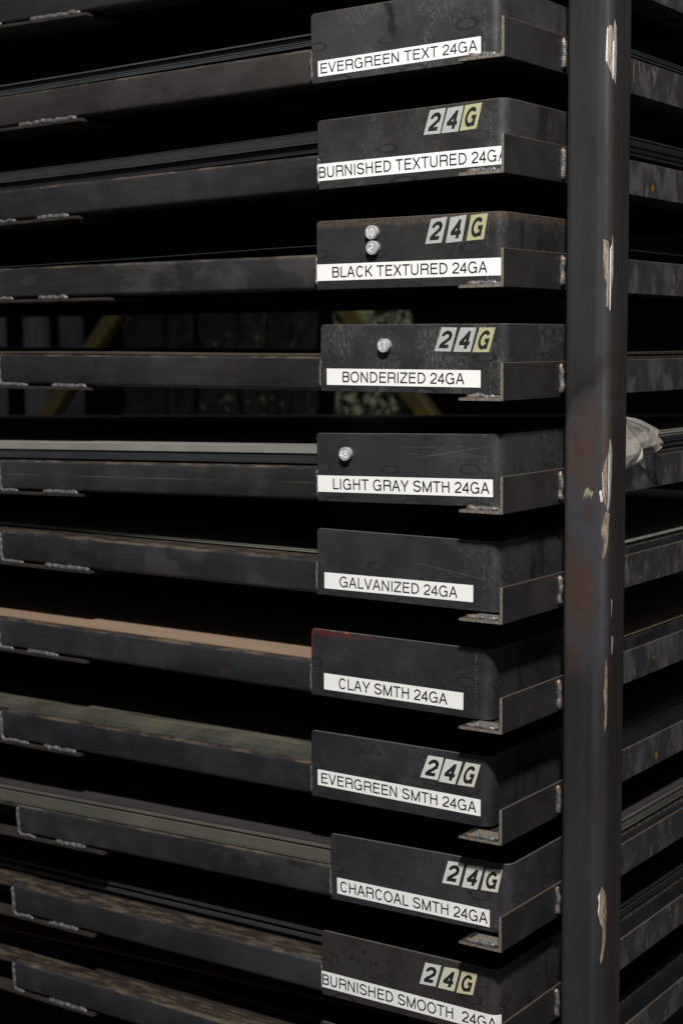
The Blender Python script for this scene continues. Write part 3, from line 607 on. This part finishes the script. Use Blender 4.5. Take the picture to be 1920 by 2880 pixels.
for i, (xL, z0, tilt, h) in enumerate(TRAY):
    root = thing('steel_tray', TRAYLAB[i], 'tray', (xL, YP, z0), 'steel sheet trays stacked in the rack', (0, -math.atan(tilt), 0)); roots.append(root)
    # corner guard, one folded plate
    S = [0, .0008, .0022, .0045, .02, .08, .15, .22, GL-CR-.001]+[GL-CR+CR*math.pi/2*k/10 for k in range(11)]+[GL-CR+CR*math.pi/2+.02, GL-CR+CR*math.pi/2+.24]
    c = .0006; secs = []
    for s in S:
        hh = h-{0: .0045, .0008: .0025, .0022: .0010}.get(s, 0)
        hh -= .0004*noise.noise(Vector((s*40, i, 0)))
        ring = []
        for off, z in ((0, c), (0, hh-c), (-c, hh), (-TH+c, hh), (-TH, hh-c), (-TH, c), (-TH+c, 0), (-c, 0)):
            x, y = outline(s, off); ring.append((x, y, z))
        secs.append(ring)
    V, F = sweep(secs)
    gp = mesh_obj('corner_guard', V, F, guard_steel(i+1, h, **GPAR[i]), root)
    for p in gp.data.polygons: p.use_smooth = True
    if hasattr(gp.data, 'set_sharp_from_angle'): gp.data.set_sharp_from_angle(angle=math.radians(25))
    bm_ = beam_steel(i+1, **BPAR[i]); W = -.664
    V, F = tube_x(W, .300, TH+.0004, TH+.0508, .0004, .0508); f = mesh_obj('front_beam', V, F, bm_, root)
    for p in f.data.polygons: p.use_smooth = len(p.vertices) == 4
    if hasattr(f.data, 'set_sharp_from_angle'): f.data.set_sharp_from_angle(angle=math.radians(40))
    bead('weld_bead', [(-.0012, .0022, .047), (-.0018, .0024, .03), (-.0012, .0022, .004)], .0030, DWELD if i % 3 else WELD, root, seed=i*11+3)
    e1, s2, e2, se = WB[i]
    bead('weld_bead', [(W-.001, .003, .048), (W-.0005, .0026, .025), (W+.001, .0024, .004), (W+.006, .0016, -.0002), (W+e1, .0016, -.0008)], .0036+.0009*noise.noise(Vector((i*1.7, 2, 2))), DWELD, root, seed=i*11+4)
    bead('weld_bead', [(W+s2, .0016, -.0006), (W+e2, .0016, -.0008)], .0042, DWELD, root, seed=i*11+5)
    # fork pocket left of the tube: top and floor plates of an open channel
    V, F = bbox_bevel(W-.32, W+se, -.0015, .085, -.0072, -.0022, .001); mesh_obj('pocket_floor', V, F, PKT, root)
    V, F = bbox_bevel(W-.32, W-.0002, .0012, .085, .0462, .0506, .001); mesh_obj('pocket_top', V, F, bm_, root)
    V, F = box(W-.32, W-.0002, .080, .084, -.002, .046); mesh_obj('pocket_back', V, F, PKT, root)
    V, F = tube_x(-2.86, W-.3202, TH+.0004, TH+.0508, .0004, .0508); mesh_obj('front_beam', V, F, bm_, root)
    V, F = tube_y(GL-TH-.0512, GL-TH-.0004, TH+.051, 1.24, .0008, .0504); mesh_obj('side_beam', V, F, bm_, root)
    V, F = tube_y(-2.86, -2.81, TH+.051, 1.24, .0008, .0504); mesh_obj('side_beam', V, F, bm_, root)
    V, F = tube_x(-2.86, .302, 1.2405, 1.29, .0004, .0508); mesh_obj('rear_beam', V, F, bm_, root)
    for cx in (-2.1, -1.4, -.66, -.2):
        V, F = tube_y(cx-.02, cx+.02, TH+.051, 1.24, .006, .046); mesh_obj('cross_beam', V, F, bm_, root)
    V, F = box(-2.8, GL-TH-.0515, TH+.0500, 1.24, .0465, .0485); mesh_obj('light_stop_pan', V, F, PKT, root)  # unseen pan added to keep lamp light from leaking through the tray
    if i in LAB: label_strip(i, root)
    if i in STK:
        ms = {2: (SILV, SILV, YEL), 3: (SILV, SILV, YEL), 4: (SILV, SILV, YEL), 8: (SILV2, SILV2, YEL2), 9: (SILV2, SILV2, YEL2), 10: (SILV2, YEL2, YEL3)}[i]
        for q, ch, m in zip(STK[i], '24G', ms): sticker(q, ch, m, root)

# ------------------------------------------------------------------ number magnets
MAGM = simple('grey_magnet_plastic', (.30, .30, .31), .55, var=.06, scale=40); MWHITE = simple('white_numeral', (.78, .78, .78), .5, var=.05)
def magnet(i, u, w, txt, rot, label, skew=(0, 0)):
    r = .0098; d = .0085; root = thing('number_magnet', label, 'magnet', group='number magnets on the tray fronts')
    M = roots[i].matrix_basis if False else (Matrix.Translation(roots[i].location) @ roots[i].rotation_euler.to_matrix().to_4x4())
    root.location = M @ Vector((u, -.0001, w)); n = 40; rings = []
    for yy, rr in ((0, r*.97), (-.0006, r), (-d+.0005, r), (-d, r-.0005)):
        rings.append([(rr*math.cos(2*math.pi*k/n), yy, rr*math.sin(2*math.pi*k/n)) for k in range(n)])
    V, F = sweep(rings); o = mesh_obj('disc', V, F, MAGM, root)
    for p in o.data.polygons: p.use_smooth = True
    if hasattr(o.data, 'set_sharp_from_angle'): o.data.set_sharp_from_angle(angle=math.radians(35))
    sw = 92; out, x0, x1 = text_strokes(txt, sw); V = []; F = []; sc = .0112/718; k = 0
    for vs, fs in out:
        k += 1; base = len(V)
        for (x, y) in vs:
            a, b = (x-(x0+x1)/2)*sc*.86+skew[0], (y-359)*sc+skew[1]; c, s = math.cos(rot), math.sin(rot)
            V.append((a*c-b*s, -d-.0003-.00002*k, a*s+b*c))
        F += [tuple(base+q for q in f) for f in fs]
    mesh_obj('numeral', V, F, MWHITE, root)
magnet(3, .0983, .0773, '10', .06, 'grey round magnet numbered 10 above the number 2 magnet', (-.001, 0))
magnet(3, .0995, .0560, '2', -.38, 'grey round magnet numbered 2 directly above the BLACK TEXTURED label', (-.001, 0))
magnet(4, .1125, .0658, '17', .18, 'grey round magnet numbered 17 on the BONDERIZED tray', (-.001, 0))
magnet(5, .0539, .0702, '48', .02, 'grey round magnet numbered 48 on the LIGHT GRAY tray', (-.0012, 0))

# ------------------------------------------------------------------ sheet stacks
def sheet_mat(name, col, rough=.45, metal=0., var=.2, sc=8):
    if name in _mc: return _mc[name]
    t = NT(name); f = t.noise(sc, 4, .6, stretch=(.22, 1, 1)); g = t.noise(90, 3, .6, stretch=(.1, 1, 1))
    c = t.mix(t.ramp(f, .35, .65), tuple(x*(1-var) for x in col), tuple(x*(1+var) for x in col))
    c = t.mix(t.ramp(g, .5, .7, 0, .2), c, tuple(min(1, x*1.4) for x in col))
    t.bump(t.noise(200, 2), .05, .0004)
    _mc[name] = t.set(c, rough, metal, .4); return _mc[name]
def stack(i, label, cat, layers, lift=None, group='sheet metal stacks lying in the trays'):
    """layers: list of (mat, count, thickness, gap, y_front, y_step, z_start, right_x)"""
    root = thing('sheet_stack', label, cat, roots[i].location, group, tuple(roots[i].rotation_euler))
    rn = random.Random(i*31); n = 24
    for (mat, cnt, t, gap, yf, ys, zs, xr) in layers:
        V = []; 
        for k in range(n+1):
            x = -2.78+(xr+2.78)*k/n; z = lift(x) if lift else 0.
            V += [(x, 0, z), (x, 0, z+t), (x, 1.235, z+t), (x, 1.235, z)]
        F = []
        for k in range(n):
            for j in range(4): a = k*4+j; b = k*4+(j+1) % 4; F.append((a, a+4, b+4, b))
        F += [(0, 1, 2, 3), (n*4+3, n*4+2, n*4+1, n*4)]
        me = bpy.data.meshes.new('metal_sheet'); me.from_pydata(V, [], F); me.materials.append(mat)
        for k in range(cnt):
            link_mesh('metal_sheet', me, root, (rn.uniform(-.0016, .0016), yf+ys*k+rn.uniform(-.0008, .0008)*(.15 if i == 5 else 1), zs+k*(t+gap)))
    return root
SHB = sheet_mat('slate_coated_sheet', (.050, .056, .060)); SHD = sheet_mat('dark_bronze_sheet', (.018, .017, .019)); SHK = sheet_mat('black_sheet', (.030, .030, .032))
SHLG = sheet_mat('light_grey_sheet', (.19, .187, .168)); SHDG = sheet_mat('dark_grey_sheet', (.030, .033, .036)); SHBZ = sheet_mat('bonderized_sheet', (.075, .058, .042))
SHG = sheet_mat('galvanized_sheet', (.17, .17, .14), .35, .0); SHC = sheet_mat('clay_coated_sheet', (.225, .162, .112), .55, var=.06); SHE = sheet_mat('evergreen_coated_sheet', (.062, .058, .043), .5, var=.4, sc=32); SHE2 = sheet_mat('evergreen_edge_sheet', (.058, .060, .050), .5, var=.3, sc=32)
SHCH = sheet_mat('charcoal_coated_sheet', (.034, .030, .032), .5); SHCE = sheet_mat('charcoal_edge_sheet', (.078, .076, .064), .5, var=.25, sc=7); SHBS = sheet_mat('burnished_sheet', (.030, .033, .030)); SHSV = sheet_mat('bare_sheet', (.12, .125, .13), .35)
stack(1, 'blue grey sheet stack rising a little above the EVERGREEN TEXT beam', 'sheet metal', [(SHB, 3, .0009, .0004, .005, 0, .0512, .3008), (SHDG, 9, .0009, .0002, .010, 0, .0556, .3008), (SHB, 2, .0009, .0002, .005, 0, .0660, .3008)], lift=lambda x: .0022*(1+math.sin((x+.2)*3.4)))
stack(2, 'nearly black sheet stack, tall, on the BURNISHED TEXTURED tray', 'sheet metal', [(SHD, 9, .0010, .0003, .012, 0, .0512, .3008), (SHK, 14, .0010, .0002, .006, 0, .0635, .3008)], lift=lambda x: .0035*(1+math.sin((x+.05)*2.9)))
stack(3, 'single thin black sheet bowing up off the BLACK TEXTURED beam', 'sheet metal', [(SHK, 1, .0009, .0002, .004, 0, .0512, .3008)], lift=lambda x: .0125*min(1, max(0, (x+.75)/.75))**1.4)
stack(4, 'few bronze thin sheets lying flat on the BONDERIZED tray', 'sheet metal', [(SHBZ, 3, .0008, .0003, .005, 0, .0512, .3008)], lift=lambda x: .0008*math.sin(x*9))
stack(5, 'thick sheet stack with pale grey green upper edges on the LIGHT GRAY tray', 'sheet metal', [(SHD, 3, .0010, .0002, .03, 0, .0512, .3008), (SHDG, 15, .0009, .0001, .010, -.0002, .0545, .3008), (SHLG, 11, .0009, .00002, .005, 0, .0697, .3008)], lift=lambda x: -.003*max(0, (-x-.3)/.7)**2*0)
stack(6, 'dull galvanized sheets set back in shadow on the GALVANIZED tray', 'sheet metal', [(SHG, 4, .0008, .0003, .066, 0, .0512, .3008)])
stack(7, 'clay brown sheets with a sunlit front strip on the CLAY tray', 'sheet metal', [(SHC, 2, .0008, .0002, .013, 0, .0512, .3008)])
stack(8, 'green grey sheets fanned out like steps on the EVERGREEN SMTH tray', 'sheet metal', [(SHE2, 5, .0009, .0003, .016, .0012, .0512, .3008), (SHE, 4, .0009, .0003, .024, .0065, .0573, .3008)])
stack(9, 'thick stack with tan green edges under dark charcoal sheets on the CHARCOAL tray', 'sheet metal', [(SHCE, 3, .0009, .0002, .006, 0, .0512, .2996), (SHCE, 11, .0009, .0002, .007, .0010, .0550, .3008), (SHCH, 2, .0010, .0002, .024, 0, .0676, .3004), (SHCE, 2, .0009, .0003, .020, .002, .0704, .3008), (SHCH, 2, .0009, .0002, .027, .001, .0730, .2996)])
stack(10, 'dark green black sheets set back behind the worn beam of the BURNISHED SMOOTH tray', 'sheet metal', [(SHD, 5, .0009, .0003, .062, 0, .0512, .3008), (SHBS, 6, .0009, .0002, .053, 0, .0574, .3008), (SHD, 4, .0009, .0003, .064, 0, .0645, .3008), (SHBS, 5, .0009, .0002, .053, 0, .0695, .3008)])
stack(11, 'dark sheets lying under the cardboard in the lowest tray', 'sheet metal', [(SHD, 6, .0009, .0003, .085, 0, .0512, .3008)])
# side-edge slips seen right of the post
stack(0, 'dark sheets in the unlabelled top tray', 'sheet metal', [(SHD, 8, .0009, .0003, .01, 0, .0512, .3008)])
# cardboard
cb = thing('cardboard_sheet', 'brown corrugated cardboard sheet sagging above the lowest tray', 'cardboard', roots[11].location)
CB = simple('brown_cardboard', (.11, .058, .025), .8, var=.2, scale=30); CBE = simple('cardboard_flutes', (.20, .13, .06), .8, var=.3, scale=200)
n = 60
def cz(x): return .066+.004*noise.noise(Vector((x*5, 3, 3)))
def cyf(x): return .138+.075*x+.010*noise.noise(Vector((x*6, 1, 1)))
for nm, t0, t1, mt in (('top_liner', .0040, .0046, CB), ('bottom_liner', 0, .0006, CB)):
    V = []; F = []
    for k in range(n+1):
        x = -2.6+2.85*k/n; z = cz(x); V += [(x, cyf(x), z+t0), (x, cyf(x), z+t1), (x, 1.1, z+t1), (x, 1.1, z+t0)]
    for k in range(n):
        for j in range(4): a = k*4+j; b = k*4+(j+1) % 4; F.append((a, a+4, b+4, b))
    mesh_obj(nm, V, F, mt, cb)
V = []; F = []; m = 900
for k in range(m+1):
    x = -1.5+1.75*k/m; z = cz(x)+.0023+.0018*math.sin(k*1.6); y = cyf(x)
    V += [(x, y, z-.0003), (x, y, z+.0003), (x, y+.02, z+.0003), (x, y+.02, z-.0003)]
for k in range(m):
    for j in range(4): a = k*4+j; b = k*4+(j+1) % 4; F.append((a, a+4, b+4, b))
mesh_obj('corrugated_core', V, F, CBE, cb)

# ------------------------------------------------------------------ crumpled plastic wrap on the light grey tray's side
def plastic():
    t = NT('clear_plastic_film'); f = t.noise(28, 2, .5)
    t.bump(f, .35, .003)
    t.b.inputs['Alpha'].default_value = 1
    tr = t.n('ShaderNodeBsdfTransparent'); mx = t.n('ShaderNodeMixShader'); t.l(t.ramp(f, .3, .7, .34, .56), mx.inputs[0])
    out = t.t.nodes['Material Output']; t.l(tr.outputs[0], mx.inputs[1]); t.l(t.b.outputs[0], mx.inputs[2]); t.l(mx.outputs[0], out.inputs[0])
    return t.set((.62, .57, .50), .12, 0, 1.)
PL = plastic()
bag = thing('plastic_wrap', 'crumpled clear plastic wrap poking out right of the post', 'plastic wrap', (.0, .45, -.04))
P2 = [(.330, .012), (.3921, .0059), (.4268, .0007), (.494, -.0162), (.4978, -.0331), (.5039, -.0445), (.4685, -.0509), (.4377, -.0542), (.4089, -.055), (.4001, -.0639), (.340, -.070),
      (.4431, -.0329), (.4615, -.0275), (.4711, -.0369), (.412, -.0099), (.416, -.0415)]
DX = [.012, .010, .006, .004, -.004, .006, .010, .004, .014, .008, .012, .034, .016, .002, .026, .012]
TR = [(0, 1, 14), (1, 2, 14), (2, 3, 12), (2, 12, 14), (12, 3, 4), (12, 4, 13), (13, 4, 5), (13, 5, 6), (11, 13, 6), (11, 12, 13), (11, 14, 12), (11, 15, 14), (11, 6, 7), (11, 7, 15), (15, 7, 8), (15, 8, 9), (15, 9, 10), (0, 14, 15), (0, 15, 10)]
def film(name, sgn, shift, seed):
    """crumpled film: large flat facets with sharp creases, each cut into small wrinkled triangles"""
    V = []; F = []; n = 6
    for a, b, c in TR:
        A, B, C_ = [Vector((shift+sgn*DX[k], P2[k][0]-.45, P2[k][1]+.04)) for k in (a, b, c)]
        base = len(V); idx = {}
        for i in range(n+1):
            for j in range(n+1-i):
                p = A+(B-A)*(i/n)+(C_-A)*(j/n); edge = min(i, j, n-i-j)
                q = p*110; w_ = (abs(noise.noise(Vector((q.y, q.z, seed))))-.2)*.0014+(abs(noise.noise(Vector((q.y*.5+q.z*1.8, 3, seed))))-.2)*.0010
                idx[i, j] = base+len(idx); V.append((p.x+w_, p.y, p.z))
        for i in range(n):
            for j in range(n-i):
                F.append((idx[i, j], idx[i+1, j], idx[i, j+1]))
                if i+j < n-1: F.append((idx[i+1, j], idx[i+1, j+1], idx[i, j+1]))
    return mesh_obj(name, V, F, PL, bag)
film('front_film', 1, .004, 3); film('back_film', -.4, -.012, 11)
V = [(.006, -.018, -.002), (.010, -.0125, -.0145), (.004, .0053, -.0369), (.008, -.0287, -.0258), (.007, -.008, -.012)]
mesh_obj('film_flap', V, [(0, 1, 4), (1, 2, 4), (4, 2, 3), (0, 4, 3)], PL, bag)

# ------------------------------------------------------------------ room behind: floor, far uprights, foil bundles, yellow braces
def grounds():
    t = NT('dark_concrete'); f = t.noise(3, 5, .6); return t.set(t.mix(f, (.03, .03, .03), (.05, .05, .048)), .8)
V, F = box(-26, 8, -6, 12.2, -1.36, -1.30); fl = mesh_obj('floor', V, F, grounds()); fl['kind'] = 'structure'
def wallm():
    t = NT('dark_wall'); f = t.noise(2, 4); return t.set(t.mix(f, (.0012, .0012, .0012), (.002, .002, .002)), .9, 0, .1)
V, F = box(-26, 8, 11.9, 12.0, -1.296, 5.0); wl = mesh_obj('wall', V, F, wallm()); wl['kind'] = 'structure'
GALV = simple('galvanized_upright', (.036, .036, .042), .5, var=.5, scale=9, stretch=(1, 1, .3)); GALD = simple('dull_upright', (.014, .014, .017), .6, var=.4, scale=7)
YB = simple('yellow_paint', (.036, .026, .001), .5, var=.3, scale=12)
for (x0, x1, m, lab) in ((-4.80, -4.58, GALV, 'pale grey steel upright far behind at the left picture edge'), (-4.44, -4.30, GALV, 'blurred grey galvanized upright with a bright middle far behind'), (-4.21, -4.09, GALD, 'dull grey upright behind, just left of the yellow brace')):
    r = thing('steel_upright', lab, 'upright', ((x0+x1)/2, 3.5, -1.3), 'uprights standing far behind the rack')
    wd = (x1-x0)/2; t_ = .012
    pr = [(-wd, 0), (wd, 0), (wd, .028), (wd-t_, .028), (wd-t_, t_), (-wd+t_, t_), (-wd+t_, .028), (-wd, .028)]
    V, F = sweep([[(p[0], p[1], z) for p in pr] for z in (2.2, 0)]); mesh_obj('channel', V, F, m, r)
    V, F = bbox_bevel(-wd-.04, wd+.04, -.04, .14, 0, .012, .002); mesh_obj('base_plate', V, F, m, r)
def brace(a, b, lab):
    r = thing('yellow_brace', lab, 'brace', (a[0], 3.46, a[1]), 'yellow braces behind the rack')
    d = Vector((b[0]-a[0], 0, b[1]-a[1])); L = d.length; d.normalize(); nrm = Vector((-d.z, 0, d.x)); pr = rr_profile(-.035, .035, -.03, .03, .008, 3)
    e0, e1 = -1.1/abs(d.z)*1.0, L+.9
    V, F = sweep([[tuple(nrm*p[0]+Vector((0, p[1], 0))+d*s) for p in pr] for s in (e0*.8, e1)]); mesh_obj('brace_tube', V, F, YB, r)
brace((-4.228, -.148), (-3.855, .242), 'yellow painted diagonal brace leaning right, left part of the gap')
brace((-2.231, -.134), (-2.569, .235), 'yellow painted diagonal brace leaning left, beneath the BONDERIZED tray')
def foil(seed, col, thr):
    t = NT('crinkled_foil'); f = t.noise(13, 5, .7, dist=1.8, loc=(seed, 0, 0))
    c = t.mix(t.ramp(f, thr, thr+.16), (.003, .003, .003), col)  # highlights and green reflections of the outside, put into the foil's base colour
    t.bump(t.noise(22, 5, .8, loc=(seed, 2, 0)), 1.0, .05); return t.set(c, .3, .4, .5)
for k, (x0, x1, col, thr, lab) in enumerate(((-3.79, -3.53, (.05, .055, .04), .56, 'foil wrapped bundle behind, right of the yellow brace'), (-3.37, -3.13, (.20, .22, .13), .56, 'foil wrapped bundle with a green gleam, left of centre behind'),
        (-3.00, -2.87, (.14, .155, .095), .56, 'narrow foil wrapped bundle behind, left of the BONDERIZED label'), (-2.67, -2.41, (.34, .38, .22), .45, 'brightest foil wrapped bundle, pale green reflections in its colour, under the BONDERIZED tray'))):
    r = thing('wrapped_bundle', lab, 'wrapped bundle', ((x0+x1)/2, 3.55, -1.3), 'foil wrapped bundles behind the rack')
    wd = (x1-x0)/2; rings = []; K = 28
    for j in range(40):
        z = 2.1*j/39; ring = []
        for q in range(K):
            a = 2*math.pi*q/K; cx = wd*max(-1, min(1, 1.35*math.cos(a))); cy = .10*max(-1, min(1, 1.35*math.sin(a)))
            nn = 1+.10*noise.noise(Vector((cx*14+seed if False else cx*14, cy*14, z*7+k*9))); ring.append((cx*nn, cy*nn, z))
        rings.append(ring)
    V, F = sweep(rings); mesh_obj('foil_wrap', V, F, foil(k*3.1, col, thr), r)
    V, F = box(-wd*.9, wd*.9, -.085, .085, -.0, -.0+.04); V = [(a, b, c-.0) for a, b, c in V]
